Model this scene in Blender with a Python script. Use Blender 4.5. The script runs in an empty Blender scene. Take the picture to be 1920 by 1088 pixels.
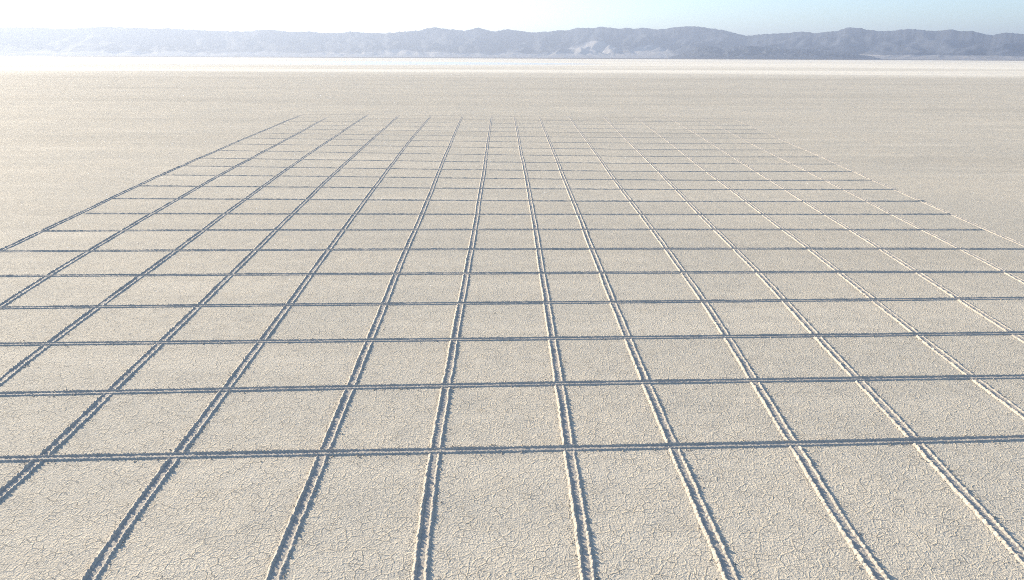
import bpy, math
import numpy as np

rng = np.random.default_rng(7)
scene = bpy.context.scene
COL = scene.collection
R = math.radians

# ------------------------------------------------------------------ camera
F, CX, CY = 1280.0, 960.0, 544.0          # 24 mm lens, in pixels of a 1920 x 1088 frame
CAM_H = 9.0
HOR = 106.0                               # row of the true horizon at the frame's centre
PITCH = math.atan((CY - HOR) / F)
ROLL = R(0.24)
cam = bpy.data.cameras.new('camera')
cam.sensor_width = 36; cam.lens = 24
cam.clip_start = 0.1; cam.clip_end = 60000
camo = bpy.data.objects.new('camera', cam); COL.objects.link(camo)
camo.location = (0, 0, CAM_H)
from mathutils import Matrix
ROT = Matrix.Rotation(R(90) - PITCH, 3, 'X') @ Matrix.Rotation(ROLL, 3, 'Z')
camo.rotation_euler = ROT.to_euler()
scene.camera = camo
RM = np.array(ROT)

def ground(px, py):
    """where a point of the survey photo lies on the flat lake bed"""
    px = np.asarray(px, float); py = np.asarray(py, float)
    d = np.stack([(px - CX) / F, -(py - CY) / F, -np.ones_like(px)], -1) @ RM.T
    t = -CAM_H / d[..., 2]
    return d[..., 0] * t, d[..., 1] * t

def skyray(px, py):
    d = np.stack([(px - CX) / F, -(py - CY) / F, -np.ones_like(px)], -1) @ RM.T
    az = np.arctan2(d[..., 0], d[..., 1])
    el = d[..., 2] / np.hypot(d[..., 0], d[..., 1])
    return az, el

# ------------------------------------------------------------------ noise
def noise1(s, seed):
    g = np.random.default_rng(seed).uniform(-1, 1, 4096)
    i = np.floor(s).astype(int); f = s - i; f = f * f * (3 - 2 * f)
    return g[i % 4096] * (1 - f) + g[(i + 1) % 4096] * f

def noise2(x, y, seed):
    g = np.random.default_rng(seed).uniform(-1, 1, (256, 256))
    i = np.floor(x).astype(int); j = np.floor(y).astype(int)
    f = x - i; h = y - j; f = f * f * (3 - 2 * f); h = h * h * (3 - 2 * h)
    a = g[i % 256, j % 256]; b = g[(i + 1) % 256, j % 256]
    c = g[i % 256, (j + 1) % 256]; d = g[(i + 1) % 256, (j + 1) % 256]
    return (a * (1 - f) + b * f) * (1 - h) + (c * (1 - f) + d * f) * h

def fbm2(x, y, seed, octaves=5, gain=0.5):
    t = 0; a = 1
    for k in range(octaves):
        t = t + a * noise2(x * 2 ** k, y * 2 ** k, seed + k); a *= gain
    return t

# ------------------------------------------------------------------ mesh helper
def grid_mesh(name, X, Y, Z, mat, parent=None, smooth=True, loc=(0, 0, 0)):
    n, m = X.shape
    me = bpy.data.meshes.new(name)
    co = np.stack([X - loc[0], Y - loc[1], Z - loc[2]], -1).reshape(-1, 3).astype(np.float32)
    idx = np.arange(n * m).reshape(n, m)
    q = np.stack([idx[:-1, :-1], idx[1:, :-1], idx[1:, 1:], idx[:-1, 1:]], -1).reshape(-1, 4)
    me.vertices.add(len(co)); me.vertices.foreach_set('co', co.ravel())
    me.loops.add(q.size); me.loops.foreach_set('vertex_index', q.ravel().astype(np.int32))
    me.polygons.add(len(q))
    me.polygons.foreach_set('loop_start', (np.arange(len(q)) * 4).astype(np.int32))
    me.polygons.foreach_set('use_smooth', np.full(len(q), smooth))
    me.update(calc_edges=True)
    me.materials.append(mat)
    o = bpy.data.objects.new(name, me); COL.objects.link(o)
    if parent: o.parent = parent
    return o

# ------------------------------------------------------------------ materials
def new_mat(name):
    m = bpy.data.materials.new(name); m.use_nodes = True
    nt = m.node_tree; nt.nodes.clear()
    return m, nt, nt.nodes, nt.links

class NB:
    """tiny node builder"""
    def __init__(s, nt): s.nt = nt
    def n(s, typ, **kw):
        o = s.nt.nodes.new(typ)
        for k, v in kw.items():
            if k.startswith('in_'):
                key = k[3:]; key = int(key) if key.isdigit() else key
                s.set(o.inputs[key], v)
            else: setattr(o, k, v)
        return o
    def set(s, sock, v):
        if hasattr(v, 'is_output') or isinstance(v, bpy.types.NodeSocket): s.nt.links.new(v, sock)
        else: sock.default_value = v
    def math(s, op, a, b=0.0, c=None, clamp=False):
        o = s.nt.nodes.new('ShaderNodeMath'); o.operation = op; o.use_clamp = clamp
        s.set(o.inputs[0], a); s.set(o.inputs[1], b)
        if c is not None: s.set(o.inputs[2], c)
        return o.outputs[0]
    def ss(s, v, a, b, lo=0.0, hi=1.0):
        o = s.nt.nodes.new('ShaderNodeMapRange'); o.interpolation_type = 'SMOOTHSTEP'
        s.set(o.inputs[0], v)
        for i, x in zip((1, 2, 3, 4), (a, b, lo, hi)): s.set(o.inputs[i], x)
        return o.outputs[0]
    def mix(s, f, a, b):
        o = s.nt.nodes.new('ShaderNodeMix'); o.data_type = 'RGBA'
        s.set(o.inputs[0], f); s.set(o.inputs[6], a); s.set(o.inputs[7], b)
        return o.outputs[2]
    def noise(s, vec, scale, detail=4, rough=0.55, dist=0.0):
        o = s.nt.nodes.new('ShaderNodeTexNoise')
        o.inputs['Scale'].default_value = scale; o.inputs['Detail'].default_value = detail
        o.inputs['Roughness'].default_value = rough; o.inputs['Distortion'].default_value = dist
        s.nt.links.new(vec, o.inputs['Vector'])
        return o.outputs
    def scale(s, vec, v):
        o = s.nt.nodes.new('ShaderNodeMapping'); o.inputs['Scale'].default_value = v
        s.nt.links.new(vec, o.inputs['Vector']); return o.outputs[0]
    def warp(s, vec, scale, amt, detail=2):
        nz = s.noise(vec, scale, detail)[1]
        a = s.nt.nodes.new('ShaderNodeVectorMath'); a.operation = 'SUBTRACT'
        s.nt.links.new(nz, a.inputs[0]); a.inputs[1].default_value = (.5, .5, .5)
        b = s.nt.nodes.new('ShaderNodeVectorMath'); b.operation = 'MULTIPLY_ADD'
        s.nt.links.new(a.outputs[0], b.inputs[0]); b.inputs[1].default_value = (amt, amt, 0)
        s.nt.links.new(vec, b.inputs[2]); return b.outputs[0]
    def vor_edge(s, vec, scale, rand=1.0):
        o = s.nt.nodes.new('ShaderNodeTexVoronoi'); o.voronoi_dimensions = '2D'
        o.feature = 'DISTANCE_TO_EDGE'; o.inputs['Scale'].default_value = scale
        o.inputs['Randomness'].default_value = rand
        s.nt.links.new(vec, o.inputs['Vector']); return o.outputs['Distance']

C = dict(
    mud=(0.605, 0.538, 0.420, 1), mud_b=(0.655, 0.573, 0.438, 1), mud_c=(0.535, 0.483, 0.388, 1), mud_d=(.455, .404, .316, 1), mud_e=(.735, .648, .502, 1),
    crust=(0.93, 0.835, 0.665, 1), scrub=(0.17, 0.145, 0.13, 1),
    ridge=(0.47, 0.418, 0.340, 1), ridge_b=(0.53, 0.472, 0.382, 1), ridge_c=(0.41, 0.367, 0.305, 1),
)

def make_playa():
    m, nt, N, L = new_mat('cracked_lake_bed'); b = NB(nt)
    geo = b.n('ShaderNodeNewGeometry'); P = geo.outputs['Position']
    # polygon crust : raised curled rims with a slit in the middle
    w1 = b.warp(P, 3.6, .20, 4)
    e1 = b.vor_edge(w1, 5.0)
    m1 = b.ss(b.noise(P, 2.6, 5)[0], .34, .64)
    rim1 = b.math('MULTIPLY', b.ss(e1, .012, .105, 1, 0), m1)
    slit1 = b.math('MULTIPLY', b.ss(e1, .0, .030, 1, 0), m1)
    w2 = b.warp(P, 9, .07, 3)
    e2 = b.vor_edge(w2, 11)
    m2 = b.ss(b.noise(P, 4.3, 3)[0], .36, .56)
    rim2 = b.math('MULTIPLY', b.ss(e2, .01, .12, 1, 0), m2)
    slit2 = b.math('MULTIPLY', b.ss(e2, .0, .035, 1, 0), m2)
    nz1 = b.noise(P, 22, 4, .58)[0]
    nz2 = b.noise(P, 7, 3)[0]
    h = b.math('MULTIPLY', rim1, .0165)
    h = b.math('MULTIPLY_ADD', slit1, -.008, h)
    h = b.math('MULTIPLY_ADD', rim2, .0075, h)
    h = b.math('MULTIPLY_ADD', slit2, -.002, h)
    h = b.math('MULTIPLY_ADD', nz1, .029, h)
    h = b.math('MULTIPLY_ADD', nz2, .018, h)
    bump = b.n('ShaderNodeBump', in_Strength=1.0, in_Distance=1.0, in_Height=h)
    # colour of the mud: large faint stains, thin dark crack lines
    big = b.noise(P, .09, 4)[0]; med = b.noise(P, 1.1, 4)[0]; fine = b.noise(P, 30, 3)[0]
    c = b.mix(b.ss(big, .38, .62), C['mud'], C['mud_b'])
    c = b.mix(b.ss(med, .42, .70, 0, .55), c, C['mud_c'])
    c = b.mix(b.ss(fine, .55, .75, 0, .35), c, C['crust'])
    mot = b.noise(P, 1.6, 8, .74)[0]
    streak = b.noise(b.scale(P, (.05, .35, 1)), 1.0, 6, .62)[0]
    c = b.mix(b.ss(mot, .40, .66, 0, .40), c, C['mud_d'])
    c = b.mix(b.ss(streak, .47, .70, 0, .5), c, C['mud_e'])
    broad = b.noise(b.scale(P, (.006, .045, 1)), 1.0, 6, .6)[0]
    c = b.mix(b.ss(broad, .46, .66, 0, .38), c, C['mud_d'])
    crack = b.math('MAXIMUM', b.math('MULTIPLY', slit1, .12), b.math('MULTIPLY', slit2, .09))
    c = b.mix(crack, c, (.17, .145, .12, 1))
    # far zones : salt crust shore, then dark scrub flats below the mountains
    sep = b.n('ShaderNodeSeparateXYZ', in_0=P)
    x, y = sep.outputs[0], sep.outputs[1]
    st = b.noise(b.scale(P, (.0022, .014, 1)), 1.0, 6)[0]
    yy = b.math('MULTIPLY_ADD', b.math('SUBTRACT', st, .5), 280.0, y)
    salt = b.ss(yy, 300, 470)
    line = b.math('MULTIPLY', b.ss(yy, 530, 560), b.ss(yy, 610, 650, 1, 0))
    s2 = b.noise(b.scale(P, (.0011, .008, 1)), 1.0, 5, .6)[0]
    salt = b.math('MULTIPLY', salt, b.math('MULTIPLY_ADD', line, -.45, 1.0))
    salt = b.math('MULTIPLY', salt, b.ss(s2, .36, .58, .55, 1.0))
    c = b.mix(salt, c, C['crust'])
    yy2 = b.math('MULTIPLY_ADD', b.math('SUBTRACT', st, .5), 900.0, y)
    c = b.mix(b.ss(yy2, 3000, 3500), c, C['scrub'])
    bs = b.n('ShaderNodeBsdfPrincipled')
    b.set(bs.inputs['Base Color'], c); bs.inputs['Roughness'].default_value = .85
    bs.inputs['Specular IOR Level'].default_value = .12
    L.new(bump.outputs[0], bs.inputs['Normal'])
    out = b.n('ShaderNodeOutputMaterial'); L.new(bs.outputs[0], out.inputs[0])
    return m

def make_ridge():
    m, nt, N, L = new_mat('crumbly_dry_mud'); b = NB(nt)
    P = b.n('ShaderNodeNewGeometry').outputs['Position']
    n1 = b.noise(P, 16, 5, .62)[0]; n2 = b.noise(P, 55, 4, .6)[0]
    h = b.math('MULTIPLY', n1, .030); h = b.math('MULTIPLY_ADD', n2, .010, h)
    bump = b.n('ShaderNodeBump', in_Strength=.9, in_Distance=1.0, in_Height=h)
    c = b.mix(b.ss(b.noise(P, 5, 4)[0], .38, .62), C['ridge'], C['ridge_b'])
    c = b.mix(b.ss(n1, .5, .68, 0, .7), c, C['ridge_c'])
    bs = b.n('ShaderNodeBsdfPrincipled')
    b.set(bs.inputs['Base Color'], c); bs.inputs['Roughness'].default_value = .75
    bs.inputs['Specular IOR Level'].default_value = .25
    L.new(bump.outputs[0], bs.inputs['Normal'])
    out = b.n('ShaderNodeOutputMaterial'); L.new(bs.outputs[0], out.inputs[0])
    return m

def make_water():
    m, nt, N, L = new_mat('shallow_brine'); b = NB(nt)
    P = b.n('ShaderNodeNewGeometry').outputs['Position']
    nz = b.noise(b.scale(P, (.03, .12, 1)), 1.0, 3)[0]
    bump = b.n('ShaderNodeBump', in_Strength=.25, in_Distance=.05, in_Height=nz)
    bs = b.n('ShaderNodeBsdfPrincipled')
    bs.inputs['Base Color'].default_value = (.80, .77, .72, 1)
    bs.inputs['Roughness'].default_value = .28
    bs.inputs['Specular IOR Level'].default_value = .35
    bs.inputs['IOR'].default_value = 1.33
    L.new(bump.outputs[0], bs.inputs['Normal'])
    out = b.n('ShaderNodeOutputMaterial'); L.new(bs.outputs[0], out.inputs[0])
    return m

def make_rock():
    m, nt, N, L = new_mat('hazed_desert_rock'); b = NB(nt)
    P = b.n('ShaderNodeNewGeometry').outputs['Position']
    at = b.n('ShaderNodeAttribute', attribute_name='fan_haze').outputs['Fac']
    n = b.noise(b.scale(P, (1, 1, 2.5)), .012, 6, .62)[0]
    n2 = b.noise(P, .05, 5, .6)[0]
    c = b.mix(b.ss(n, .35, .65), (.066, .076, .096, 1), (.086, .096, .116, 1))  # slate blue painted into the rock stands in for the blue of distant air
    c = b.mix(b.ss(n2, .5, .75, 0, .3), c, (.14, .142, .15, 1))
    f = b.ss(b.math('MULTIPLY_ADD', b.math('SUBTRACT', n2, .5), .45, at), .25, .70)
    c = b.mix(f, c, (.34, .32, .30, 1))  # pale fans, and low haze painted along the range's foot
    bump = b.n('ShaderNodeBump', in_Strength=.8, in_Distance=14.0, in_Height=n)
    bs = b.n('ShaderNodeBsdfPrincipled')
    b.set(bs.inputs['Base Color'], c); bs.inputs['Roughness'].default_value = .9
    bs.inputs['Specular IOR Level'].default_value = .1
    L.new(bump.outputs[0], bs.inputs['Normal'])
    out = b.n('ShaderNodeOutputMaterial'); L.new(bs.outputs[0], out.inputs[0])
    return m

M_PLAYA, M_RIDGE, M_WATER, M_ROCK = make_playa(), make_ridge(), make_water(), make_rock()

# ------------------------------------------------------------------ ground
def axis(lo, hi):
    v = [0.0]
    step = 4.0
    while v[-1] < 26000:
        v.append(v[-1] + step); step *= 1.12 if v[-1] > 60 else 1.0
    v = np.array(v); return np.concatenate([-v[:0:-1], v])
ax = axis(0, 0)
GX, GY = np.meshgrid(ax, ax, indexing='ij')
g = grid_mesh('ground', GX, GY, np.zeros_like(GX), M_PLAYA)
g['kind'] = 'structure'

# shallow brine lying on the far salt flat
a = np.linspace(0, 1, 240)
wx = -7000 + a * 7500
near = 665 + 35 * noise1(wx / 300, 3) + 22 * noise1(wx / 90, 4)
far = 1320 + 150 * noise1(wx / 700, 5) + 60 * noise1(wx / 200, 6)
tip = np.clip((120 - wx) / 800, 0, 1) ** .6
mid = 930.0
near, far = mid + (near - mid) * tip, mid + (far - mid) * tip
v = np.linspace(0, 1, 12)
WX = np.repeat(wx[:, None], 12, 1); WY = near[:, None] * (1 - v) + far[:, None] * v
w = grid_mesh('water', WX, WY, np.full_like(WX, .03), M_WATER)
w['kind'] = 'structure'

# ------------------------------------------------------------------ furrows
def ridge_profile(s, t, seed, h0, w, lam, rag):
    """height of one windrow of broken mud: s along, t across (-1..1), lumps of random size"""
    r = np.random.default_rng(seed)
    ed = np.cumsum(r.uniform(.78, 1.28, int((s[-1] - s[0]) / lam * 1.6) + 40) * lam) + s[0] - 10 * lam
    k = np.clip(np.searchsorted(ed, s) - 1, 0, len(ed) - 2)
    f = (s - ed[k]) / (ed[k + 1] - ed[k])
    lump = np.sin(np.pi * np.clip(f, 0, 1)) ** .6
    amp = r.uniform(.80, 1.12, len(ed))[k]
    off = r.uniform(-1, 1, len(ed))[k]
    return lump, amp, off

def furrow(path, seed, lam, h0, gap, wid, label, group, fade=None, zlift=0.0, rag=1.0, crossing=None, near_low=0.0):
    """twin windrows with a groove between them; path = (x, y) samples on the ground"""
    x, y = path
    d = np.hypot(np.diff(x), np.diff(y)); s = np.concatenate([[0], np.cumsum(d)])
    # resample, finer near the camera
    out = [0.0]
    while out[-1] < s[-1]:
        cx_, cy_ = np.interp(out[-1], s, x), np.interp(out[-1], s, y)
        out.append(out[-1] + min(.12, max(.022, .0016 * math.hypot(cx_, cy_))))
    q = np.array(out[:-1])
    px, py = np.interp(q, s, x), np.interp(q, s, y)
    k = max(3, int(1.0 / np.median(np.diff(q))) | 1)
    tx, ty = np.gradient(px), np.gradient(py)
    ker = np.ones(k) / k
    tx = np.convolve(np.pad(tx, k // 2, 'edge'), ker, 'valid'); ty = np.convolve(np.pad(ty, k // 2, 'edge'), ker, 'valid')
    ln = np.hypot(tx, ty); nx, ny = ty / ln, -tx / ln          # to the right of the direction of travel
    wob = rag * (.008 * noise1(q / 1.3, seed + 1) + .014 * noise1(q / 4.5, seed + 2))
    fd = np.ones_like(q) if fade is None else fade(q / q[-1])
    if crossing is not None:
        near_ = np.full_like(q, 9.0)
        for ux, uy in crossing:
            near_ = np.minimum(near_, np.abs(py - np.interp(px, ux, uy, left=1e4, right=1e4)))
        cr = np.clip((near_ - .09) / .10, 0, 1); fd = fd * (.28 + .72 * cr)
    mid = len(q) // 2
    loc = (float(px[mid]), float(py[mid]), 0.0)
    e = bpy.data.objects.new('furrow', None); COL.objects.link(e); e.location = loc
    e.empty_display_size = .3
    e['label'] = label; e['category'] = 'furrow'; e['group'] = group
    T = np.array([-1, -.8, -.58, -.36, -.17, 0, .17, .36, .58, .8, 1.0])
    for side in (-1, 1):
        sd = seed * 10 + 5 + side
        lump, amp, off = ridge_profile(q, T, sd, h0, wid, lam, .3)
        h = h0 * (1 - near_low * (side > 0)) * fd * amp * (.48 + .58 * lump) * (1 + .22 * rag * noise1(q / .045, sd + 3) + .18 * noise1(q / .9, sd + 5))
        uc = side * gap / 2 + wob + rag * (.008 * off + .010 * noise1(q / .07, sd + 6))
        ww = wid * (.84 + .24 * lump + .12 * noise1(q / .06, sd + 7)) * (.6 + .4 * fd)
        sh = np.clip(1 - np.abs(T) ** 1.25, 0, 1)
        U = uc[:, None] + T[None, :] * ww[:, None]
        Z = h[:, None] * sh[None, :]
        jit = noise2(q[:, None] / .035 + 0 * T, (U + 5) / .035, sd % 97 + 1)
        Z = Z * (1 + .28 * rag * jit) - .012 * (np.abs(T)[None, :] > .99) - .004
        X = px[:, None] + nx[:, None] * U; Y = py[:, None] + ny[:, None] * U
        grid_mesh('ridge', X, Y, Z, M_RIDGE, e, True, loc)
    Tg = np.linspace(-1, 1, 5)
    U = wob[:, None] + Tg[None, :] * (gap / 2 - wid * .35)
    X = px[:, None] + nx[:, None] * U; Y = py[:, None] + ny[:, None] * U
    rib = np.abs(np.sin(np.pi * (q[:, None] + .45 * np.abs(U)) / .125)) ** 1.5
    Z = .004 + zlift + .008 * (rag > .9) * rib * fd[:, None] * (1 - np.abs(Tg[None, :]) ** 4 * .7) + .006 * noise2(q[:, None] / .05 + 0 * Tg, (U + 5) / .05, seed % 83)
    grid_mesh('groove', X, Y, Z, M_RIDGE, e, True, loc)
    return e

# surveyed lines (pixel rows/columns of the photograph), turned into ground positions below
LONG = dict(
A=[(2,470),(77.5,434),(152,400),(207,372.5),(255,350),(299,329),(342,311),(365,300),(378,295),(412,281.7),(438,268),(465,257.5),(485,249),(507,240),(537,226.7),(555,220),(569,214.7)],
B=[(2.6,574),(91,516.7),(172.5,467.5),(231,432.5),(289,399),(332,375),(377.5,347.5),(410,329),(440,313),(466,300),(472,296.7),(497,283),(520,271),(542,259),(560,250),(575,241.7),(590,232.5),(613,220)],
C=[(0,717),(92.7,644),(185,575.5),(267,515),(291,500),(332.5,469),(380,432.5),(422,400),(460,374),(491,351),(525,326),(545,313),(565,298),(587,283),(607,271),(627,257.5),(645,245),(659,235),(692,214)],
D=[(0,928),(79,859.6),(143,800),(156,786),(204,734),(302,643),(373,574),(434,514.6),(484,466),(516,431),(550,400),(576,374),(599,350),(622,329),(637,315),(656,299),(673,283),(685,273),(707,253),(727,236),(748,216)],
E=[(169,1087),(255.5,959),(332,854),(376,800),(381,787),(418,735.6),(476.6,659),(492,640),(539.6,573),(583,514),(616,468),(644,431),(665,402.5),(685,375),(704,350),(717,332),(727,318),(738,303),(748,290),(760,274),(773,257),(790,238),(810,217)],
F=[(512,1087),(568,945.6),(606,850),(625.6,800),(639,787),(655,729),(692,639),(721,570),(742,514),(760,469),(779,431),(791,402),(802.5,376),(812,350),(818,333),(825,317),(830,302),(836,288),(842,275),(847,262),(854,247),(860,232),(869,216)],
G=[(786.6,1087),(802.5,945.6),(816,847),(821.5,800),(829.5,787),(839,724),(851,637.7),(865,570),(874.5,514),(884,468),(889,431),(894,402),(897.5,376),(902,350),(905,334),(907.5,323),(910,300),(912,282),(915,263),(918,242),(922,217)],
H=[(1104,1087),(1084,945.6),(1066,840),(1062,800),(1056.6,787),(1048.7,718),(1035.5,634.5),(1025,567.5),(1016.5,513),(1010,467),(1005,431.7),(998.7,402.7),(994.5,378),(990,354.5),(987,336.5),(984,320),(980,300),(976.7,293),(974,277),(972.5,262),(970,247),(965,219)],
I=[(1374,1088),(1358.5,1065),(1309.5,945.6),(1264.5,838),(1248.6,800),(1239,787),(1209,717),(1177,633.7),(1150,567),(1127,512),(1109,467),(1096,431.7),(1085,402.7),(1075,378),(1065,354),(1057,336),(1051,320),(1046,303),(1040,291.7),(1035,278),(1030,266.7),(1025,255),(1017.5,236.7),(1011.7,219)],
J=[(1652,1088),(1627.5,1051.5),(1563,945.6),(1486,833),(1469,800),(1445,768),(1436.6,751.5),(1412.7,716),(1365,632),(1320,565.7),(1284,513),(1250,467),(1222.5,431),(1201,402.7),(1182.5,378),(1163,353),(1149,335),(1139,321),(1128,302),(1111.7,280),(1095,256.7),(1080,236.7),(1066,217.5)],
K=[(1905,1030),(1821,945.6),(1715,826),(1695.5,800),(1670,772.7),(1605.5,712.6),(1530,629.7),(1471.8,564),(1440,529),(1422,511),(1377.5,467),(1340,431),(1311,402.7),(1289,378),(1265,353),(1249,336),(1236,321.7),(1215,301.5),(1193,280),(1170,257.5),(1146.7,233),(1130,217.5)],
L=[(1902,765),(1824,707),(1720.6,627.6),(1637,563),(1576,512),(1517.5,466),(1467.5,431),(1439.5,409),(1400,378),(1367,352.5),(1346,338),(1324,321.7),(1298,301),(1271.7,279),(1243,257.5),(1220,241),(1198,224),(1187,217)],
M=[(1900.6,625.8),(1797,561),(1720,511),(1650,465),(1595,431),(1547.5,402.5),(1506,377.5),(1469,353),(1440,336),(1418,321.7),(1386,302),(1371.7,292.5),(1350,279),(1333,268),(1316.7,257.5),(1301.7,248),(1280,236),(1256.7,222.5),(1243,216)],
N=[(1919,529),(1884,509.5),(1800,466),(1730,431),(1672.5,402),(1626,377.5),(1578,353),(1547.5,338),(1516,322),(1477,303),(1456.7,293),(1431.7,281),(1408,269),(1390,259),(1375,251),(1356.7,241.7),(1341.7,235),(1328,226.7),(1313,221)],
O=[(1919,460),(1850,431),(1787.5,403),(1727.5,377.5),(1677.5,355.5),(1635,337.5),(1600,321),(1561,304),(1542,294),(1510,281),(1485,271),(1460,260),(1441.7,251),(1423,243),(1403,235),(1388,228),(1370,221.7)],
)
CROSS = [
 [(0,862),(79,859.5),(332,854),(604,850),(815,846),(1066,841),(1264,838),(1486,832.5),(1714,826),(1920,822)],
 [(0,739.6),(210,735.6),(480,731.5),(655,728),(838,723),(960,720.5),(1045,718.4),(1207,717.4),(1412,715),(1605,712),(1820,708.4),(1920,706)],
 [(0,646.4),(90,645),(300,643.5),(480,641.5),(690,638.5),(855,637),(960,636),(1032,635),(1177,633.7),(1365,632),(1530,630),(1720,628),(1920,625)],
 [(0,577.6),(190,576),(373,574.5),(480,573),(542,572),(722,570.4),(865,569.4),(960,568),(1147,567),(1318,565.7),(1472,564.8),(1637,562.8),(1795,560.4),(1920,559.6)],
 [(0,518),(265,516.5),(435,515.7),(720,514),(960,512.4),(1200,512),(1440,511),(1920,510.4)],
 [(0,472),(170,470.5),(335,470),(480,469.7),(720,468.7),(960,467.5),(1100,467),(1270,467),(1510,466.7),(1650,467),(1920,467.5)],
 [(78,434),(240,432.5),(385,432),(515,431.8),(640,431.2),(780,431.2),(960,431.5),(1100,431),(1225,430.7),(1440,430.7),(1590,430.8),(1730,431),(1845,431.7)],
 [(160,401),(290,401.2),(420,401.2),(550,401.4),(665,401.8),(790,402.2),(895,402.5),(990,402.6),(1080,402.7),(1200,402.7),(1310,402.7),(1440,402.2),(1680,402.2),(1785,402.5)],
 [(207,373),(335,373.2),(465,374),(570,374.3),(680,375),(800,375.8),(900,376.6),(990,377.4),(1075,378),(1180,378),(1285,378),(1440,377.6),(1625,377.6),(1735,378)],
 [(258,349.2),(375,350),(490,350.5),(600,351.3),(700,352.2),(805,353.2),(900,354),(985,354.6),(1060,355),(1165,355.5),(1265,355.5),(1440,355.5),(1680,355.5)],
 [(300,328.8),(415,329.4),(510,330),(620,331.2),(715,332.6),(815,333.8),(905,335),(985,336),(1055,336.8),(1150,337.4),(1245,337.7),(1340,338),(1545,338.3),(1635,338.5)],
 [(345,312),(445,312.6),(535,313.8),(635,315.4),(725,316.8),(820,318),(905,319),(980,320),(1050,320.5),(1140,321.2),(1225,321.7),(1320,322),(1440,322),(1600,322)],
 [(378,296.7),(660,300.8),(820,303),(980,304.7),(1140,306.2),(1300,307.5),(1570,308)],
 [(412,282.5),(660,286.7),(820,289),(980,291),(1140,293),(1300,294.5),(1540,294.5)],
 [(438,270.5),(660,273.3),(820,275.6),(980,277.8),(1140,279.8),(1300,281.3),(1510,281.5)],
 [(465,259.3),(660,262.3),(820,264.4),(980,266.3),(1140,268.2),(1300,269.7),(1482,270)],
 [(487,250),(660,252.3),(820,254.6),(980,256.7),(1140,258),(1300,259),(1460,259.5)],
 [(505,242),(660,243.7),(820,245.7),(980,247.5),(1140,249.2),(1300,250.5),(1440,251)],
 [(522,234.5),(660,235.8),(820,237.8),(980,239.5),(1140,241.4),(1300,242.8),(1423,243.3)],
 [(538,227.5),(660,228.8),(820,230.4),(980,231.8),(1140,233.8),(1300,235.5),(1405,235.5)],
 [(553,220.5),(660,221.7),(820,223.6),(980,225.4),(1140,227.2),(1300,228.6),(1390,229)],
 [(569,214.7),(660,215.2),(820,216.8),(980,218.6),(1140,220.2),(1300,221.8),(1370,222)],
]

def extend(x, y, near_len, far_len, n=12):
    """carry a surveyed line straight on past the frame's edge"""
    def tail(i0, i1, ln):
        dx, dy = x[i0] - x[i1], y[i0] - y[i1]; r = math.hypot(dx, dy)
        t = np.linspace(0, 1, n)[1:] * ln
        return x[i0] + dx / r * t, y[i0] + dy / r * t
    if near_len:
        a, b = tail(0, 6, near_len); x, y = np.concatenate([a[::-1], x]), np.concatenate([b[::-1], y])
    if far_len:
        a, b = tail(-1, -7, far_len); x, y = np.concatenate([x, a]), np.concatenate([y, b])
    return x, y

ORD = ['first', 'second', 'third', 'fourth', 'fifth', 'sixth', 'seventh', 'eighth', 'ninth', 'tenth', 'eleventh',
       'twelfth', 'thirteenth', 'fourteenth', 'fifteenth', 'sixteenth', 'seventeenth', 'eighteenth', 'nineteenth',
       'twentieth', 'twenty-first', 'twenty-second']
XPATH = []; LPATH = []
for i, pts in enumerate(CROSS):
    p = np.array(pts)
    c = np.polynomial.Polynomial.fit(p[:, 0], p[:, 1], 3)
    xx = np.linspace(p[0, 0], p[-1, 0], 120)
    gx, gy = ground(xx, c(xx))
    l = 6.0 if i < 6 else 0.0
    XPATH.append(extend(gx, gy, l, l))
GL = 'furrows running away towards the mountains'
for i, (k, pts) in enumerate(LONG.items()):
    p = np.array(pts)[::1]
    y0, y1 = p[:, 1].max(), p[:, 1].min()
    c = np.polynomial.Polynomial.fit(p[:, 1], p[:, 0], 4)
    # a trace of the surveyed wander stays on top of the smooth fit
    res = p[:, 0] - c(p[:, 1])
    o = np.argsort(p[:, 1])
    # even steps on the ground
    yy = HOR + 1 / np.linspace(1 / (y0 - HOR), 1 / (y1 - HOR), 160)
    rs = np.interp(yy, p[o, 1], res[o])
    rs = np.convolve(np.pad(rs, 4, 'edge'), np.ones(9) / 9, 'valid')
    gx, gy = ground(c(yy) + .6 * rs, yy)
    gx, gy = extend(gx, gy, {'A': 9., 'O': 9., 'B': 8, 'C': 6, 'D': 4, 'N': 8, 'M': 7, 'L': 5, 'K': 4}.get(k, 2.5), 0)
    LPATH.append((gx, gy))
    if i == 0: lab = 'furrow running away along the left outer edge of the furrow grid'
    elif i == 14: lab = 'furrow running away along the right outer edge of the furrow grid'
    elif i == 7: lab = 'middle furrow of those running away, seven others on either side of it'
    elif i < 7: lab = '%s furrow from the left edge among those running away to the mountains' % ORD[i]
    else: lab = '%s furrow from the right edge among those running away to the mountains' % ORD[14 - i]
    furrow((gx, gy), 100 + i, 0.105, .063 * (1 - .06 * max(0, i - 8)), .212, .058, lab, GL, rag=1.0, near_low=.24,
           fade=lambda t: np.clip((1.004 - t) / .05, 0.12, 1) * (1 - .42 * t), crossing=XPATH)
GC = 'furrows crossing from left to right'
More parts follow.
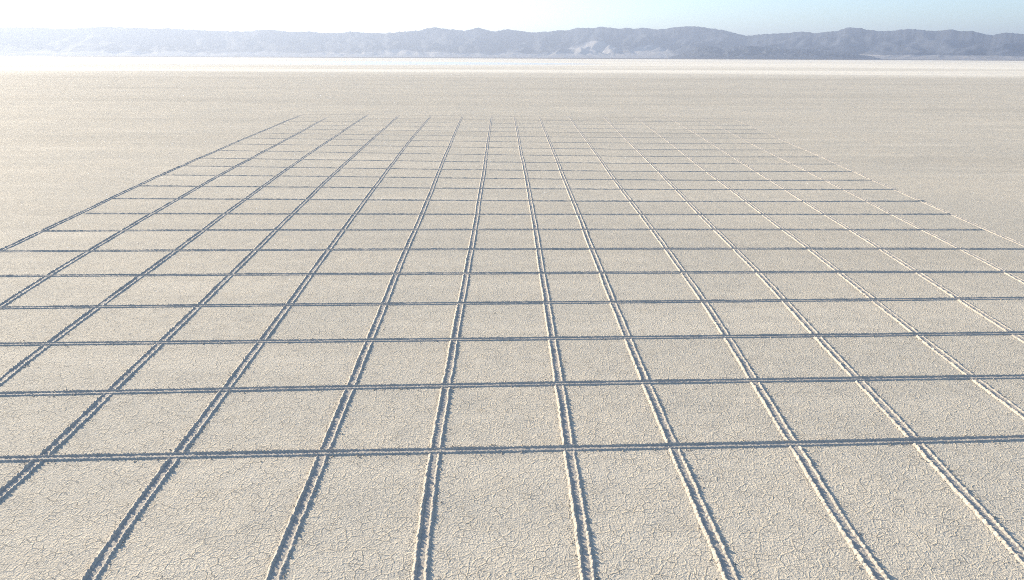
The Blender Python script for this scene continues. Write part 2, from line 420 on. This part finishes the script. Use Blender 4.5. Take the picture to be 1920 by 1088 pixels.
for i, pts in enumerate(CROSS):
    gx, gy = XPATH[i]
    if i == 0: lab = 'crosswise furrow nearest the camera, dark shaded groove across the whole foreground'
    elif i == 21: lab = 'faintest crosswise furrow at the far end of the grid'
    elif i < 11: lab = '%s crosswise furrow counted from the foreground' % ORD[i]
    else: lab = '%s crosswise furrow counted from the far end of the grid' % ORD[21 - i]
    fade = None
    if i == 21: fade = lambda t: .15 + .75 * (np.clip((.20 - t) / .06, 0, 1) + np.clip((t - .90) / .04, 0, 1))
    furrow((gx, gy), 300 + i, .085, .058 * (1 - .030 * i), .165, .046 * (1 - .014 * i), lab, GC, fade=fade, zlift=.006, rag=.28, near_low=.28)

# ------------------------------------------------------------------ loose crumbs of mud beside the furrows
def crumbs(lines, per_m, reach, seed):
    r = np.random.default_rng(seed); P = []
    for x, y in lines:
        d = np.hypot(np.diff(x), np.diff(y)); s = np.concatenate([[0], np.cumsum(d)])
        n = int(s[-1] * per_m)
        q = r.uniform(0, s[-1], n)
        px, py = np.interp(q, s, x), np.interp(q, s, y)
        k = np.clip(np.searchsorted(s, q) - 1, 0, len(d) - 1)
        tx, ty = np.diff(x)[k] / d[k], np.diff(y)[k] / d[k]
        u = r.choice([-1, 1], n) * (.10 + np.abs(r.normal(0, .075, n)))
        keep = np.hypot(px, py) < reach * r.uniform(.4, 1.0, n)
        P.append(np.stack([px + ty * u, py - tx * u], -1)[keep])
    P = np.concatenate(P); n = len(P)
    size = .006 + r.exponential(.006, n).clip(0, .024)
    base = np.array([(1, 0, 0), (0, 1, 0), (-1, 0, 0), (0, -1, 0), (0, 0, 1), (0, 0, -.6)], float)
    V = base[None] * r.uniform(.6, 1.25, (n, 6, 1)) + r.normal(0, .14, (n, 6, 3))
    an = r.uniform(0, 6.283, n); ca, sa = np.cos(an)[:, None], np.sin(an)[:, None]
    V = np.stack([V[..., 0] * ca - V[..., 1] * sa, V[..., 0] * sa + V[..., 1] * ca, V[..., 2] * .8 + .35], -1) * size[:, None, None]
    V[..., 0] += P[:, None, 0]; V[..., 1] += P[:, None, 1]
    T = np.array([(0, 1, 4), (1, 2, 4), (2, 3, 4), (3, 0, 4), (1, 0, 5), (2, 1, 5), (3, 2, 5), (0, 3, 5)])
    Fc = (T[None] + (np.arange(n) * 6)[:, None, None]).reshape(-1, 3)
    me = bpy.data.meshes.new('mud_crumbs')
    me.vertices.add(n * 6); me.vertices.foreach_set('co', V.reshape(-1).astype(np.float32))
    me.loops.add(Fc.size); me.loops.foreach_set('vertex_index', Fc.ravel().astype(np.int32))
    me.polygons.add(len(Fc)); me.polygons.foreach_set('loop_start', (np.arange(len(Fc)) * 3).astype(np.int32))
    me.update(calc_edges=True); me.materials.append(M_RIDGE)
    o = bpy.data.objects.new('mud_crumbs', me); COL.objects.link(o)
    o['kind'] = 'stuff'
crumbs(XPATH[:9] + LPATH, 34, 42, 77)

# ------------------------------------------------------------------ mountains
SKYL = np.array([(0,51.5),(40,51.5),(75,52),(110,54),(150,52.5),(190,49.7),(215,50.5),(240,52.5),(262,51.5),(280,53.5),(310,53),(340,54.5),(370,56),(400,58),(430,59),(470,58.5),(500,55.5),(520,57),(540,59.5),(580,59),(610,62),
(640,61.5),(657,59),(690,62),(720,62.5),(760,59),(785,57.5),(800,53.5),(817,51.5),(840,55),(870,57.5),(897,52),(925,59.5),(950,55),(975,58.5),(1000,61.5),(1030,59),(1050,56.5),(1065,57),(1085,52),(1110,53),(1127,50.5),(1150,52.5),(1160,54.5),(1175,52),(1190,54.5),(1207,51.5),(1230,55.5),(1250,54),(1270,50.5),
(1293,49),(1320,51.5),(1345,55),(1360,57),(1385,64),(1400,67.5),(1420,65),(1440,64),(1460,63),(1480,62),(1498,59.5),(1515,61),(1530,63),(1555,59.5),(1570,58.5),(1590,51.5),(1615,53),(1625,56),(1650,59),(1680,57.5),(1700,54),(1725,56),(1745,58),(1765,57.5),(1785,56),(1800,59),(1820,58),(1835,62),(1860,66),(1885,61.5),(1920,64)])
az_s, el_s = skyray(SKYL[:, 0], SKYL[:, 1])

def add_attr(o, name, val):
    a = o.data.attributes.new(name, 'FLOAT', 'POINT')
    a.data.foreach_set('value', val.ravel().astype(np.float32))

def range_mesh(name, az, crest_el, D0, depth, seed, spur, fan_haze, rows=70):
    """a mountain range on an arc of azimuths: crest heights from crest_el, spurs and gullies running down the front"""
    n = len(az)
    v = np.concatenate([np.linspace(0, 1, rows), np.linspace(1, 1.7, 18)[1:]])
    A = az[:, None]; V = v[None, :]
    D = D0[:, None] + depth * V
    Hc = crest_el * (D0 + depth) + CAM_H
    u = A * D0[:, None]                       # metres along the range
    warp = 150 * fbm2(u / 900, V * 2.2 + 3, seed, 3)
    r1 = 1 - np.abs(fbm2((u + warp) / spur, V * 1.3 + 9, seed + 10, 4, .55))   # ridged: spurs
    r2 = 1 - np.abs(fbm2((u + warp) / (spur * .33), V * 3 + 4, seed + 20, 3, .5))
    base = np.where(V <= 1, np.clip(V, 0, 1) ** 1.35, 1 - (V - 1) / .7 * .9)
    cut = np.clip(np.minimum(V, 1) * (1 - np.minimum(V, 1)) * 4, 0, 1)
    hh = base * (1 - cut * (.62 * (1 - r1) + .22 * (1 - r2))) + .05 * cut * (r2 - .7)
    front = np.clip(V / .12, 0, 1)
    Z = Hc[:, None] * np.clip(hh, -.02, 1.0) * front - 3 * (1 - front)
    # crest row carries the real skyline, everything else stays below it
    lim = (crest_el[:, None] * D) * .985 + CAM_H
    Z = np.where(np.abs(V - 1) < 1e-6, Hc[:, None], np.minimum(Z, lim))
    X = np.sin(A) * D; Y = np.cos(A) * D
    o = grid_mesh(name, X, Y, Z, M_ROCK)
    o['kind'] = 'structure'
    add_attr(o, 'fan_haze', fan_haze(A + 0 * V, V + 0 * A, Z / np.maximum(Hc[:, None], 1)))
    return o

azs = np.linspace(R(-66), R(66), 1500)
el = np.interp(azs, az_s, el_s)
out_l, out_r = azs < az_s[0], azs > az_s[-1]
el[out_l] = .041 + .005 * noise1(azs[out_l] * 30, 41) + .002 * noise1(azs[out_l] * 110, 42)
el[out_r] = .036 + .006 * noise1(azs[out_r] * 30, 43) + .002 * noise1(azs[out_r] * 110, 44)
for m_, e_, v_ in ((out_l, az_s[0], el_s[0]), (out_r, az_s[-1], el_s[-1])):
    t = np.clip(np.abs(azs[m_] - e_) / .06, 0, 1); el[m_] = v_ * (1 - t) + el[m_] * t
el = el + .0005 * noise1(azs * 400, 45) + .0002 * noise1(azs * 900, 46)
D0 = np.interp(azs, [R(-40), R(-12), R(6), R(20), R(40)], [6400, 6200, 6000, 5700, 5200])
def px_az(px): return math.atan((px - CX) / F / (math.cos(PITCH) + .34 * math.sin(PITCH)))
def fan_haze_back(A, V, hz):
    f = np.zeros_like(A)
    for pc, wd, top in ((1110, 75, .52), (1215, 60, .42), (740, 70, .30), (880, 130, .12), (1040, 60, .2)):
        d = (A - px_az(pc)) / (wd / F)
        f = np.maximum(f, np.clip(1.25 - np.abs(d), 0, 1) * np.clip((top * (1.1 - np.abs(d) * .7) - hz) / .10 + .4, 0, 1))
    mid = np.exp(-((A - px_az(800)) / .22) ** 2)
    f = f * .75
    f = np.maximum(f, (.62 + .38 * mid) * np.clip((.17 + .03 * fbm2(A * 40, V, 5, 3) - hz) / .05, 0, 1))  # low haze at the mountain foot, painted as a pale strip over the fans
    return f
range_mesh('mountains', azs, el, D0, 1500, 60, 420, fan_haze_back)

# low dark foothills in front of the range on the right
pf = np.array([(1255,107),(1290,97),(1310,88.5),(1330,86),(1345,89),(1355,92),(1375,88),(1400,85),(1430,88),(1470,92),(1500,91),(1540,96),(1580,99),(1640,106)])
azf, elf = skyray(pf[:, 0], pf[:, 1])
aa = np.linspace(azf[0], azf[-1], 420)
ee = np.interp(aa, azf, elf) + .0003 * noise1(aa * 500, 51)
range_mesh('foothills', aa, np.maximum(ee, .0003), np.full_like(aa, 5200.), 420, 80, 190, lambda A, V, h: np.zeros_like(A), rows=40)

# ------------------------------------------------------------------ air
hz = bpy.data.meshes.new('haze')
B0, B1, ZT = -27000, 27000, 372.0
vv = [(x, y, z) for z in (-1.5, ZT) for y in (B0, B1) for x in (B0, B1)]
hz.from_pydata(vv, [], [(0, 2, 3, 1), (4, 5, 7, 6), (0, 1, 5, 4), (2, 6, 7, 3), (0, 4, 6, 2), (1, 3, 7, 5)])
m, nt, N, L = new_mat('haze_air')
pv = N.new('ShaderNodeVolumePrincipled')
pv.inputs['Color'].default_value = (.63, .725, .90, 1)
pv.inputs['Density'].default_value = 1.35e-4
pv.inputs['Anisotropy'].default_value = .36
ou = N.new('ShaderNodeOutputMaterial'); L.new(pv.outputs[0], ou.inputs['Volume'])
hz.materials.append(m)
ho = bpy.data.objects.new('haze', hz); COL.objects.link(ho); ho['kind'] = 'stuff'

# ------------------------------------------------------------------ light
SUN_AZ, SUN_EL = R(-54), R(16.5)            # to the left of the view, low
sd = (math.sin(SUN_AZ) * math.cos(SUN_EL), math.cos(SUN_AZ) * math.cos(SUN_EL), math.sin(SUN_EL))
sun = bpy.data.lights.new('sun', 'SUN'); sun.energy = 4.35; sun.angle = R(.55); sun.color = (1, .87, .68)
so = bpy.data.objects.new('sun', sun); COL.objects.link(so)
from mathutils import Vector
so.rotation_euler = Vector(sd).to_track_quat('Z', 'Y').to_euler()
so.location = (-60, 40, 60)
W = bpy.data.worlds.new('World'); scene.world = W; W.use_nodes = True
nt = W.node_tree; nt.nodes.clear()
sky = nt.nodes.new('ShaderNodeTexSky'); sky.sky_type = 'NISHITA'; sky.sun_disc = False
sky.sun_elevation = SUN_EL; sky.sun_rotation = SUN_AZ
sky.altitude = 1200; sky.air_density = 1.0; sky.dust_density = 2.4; sky.ozone_density = 2.6
bg = nt.nodes.new('ShaderNodeBackground'); bg.inputs['Strength'].default_value = .134
wo = nt.nodes.new('ShaderNodeOutputWorld')
nt.links.new(sky.outputs[0], bg.inputs[0]); nt.links.new(bg.outputs[0], wo.inputs[0])

vs = scene.view_settings
vs.view_transform = 'Standard'; vs.look = 'None'; vs.exposure = 1.12; vs.gamma = 1; vs.use_curve_mapping = False
scene.render.engine = 'CYCLES'
scene.cycles.use_denoising = False
scene.cycles.filter_width = 1.0
scene.render.filter_size = 1.0
scene.cycles.volume_bounces = 0
scene.cycles.use_adaptive_sampling = False
scene.cycles.max_bounces = 6
scene.cycles.caustics_reflective = False
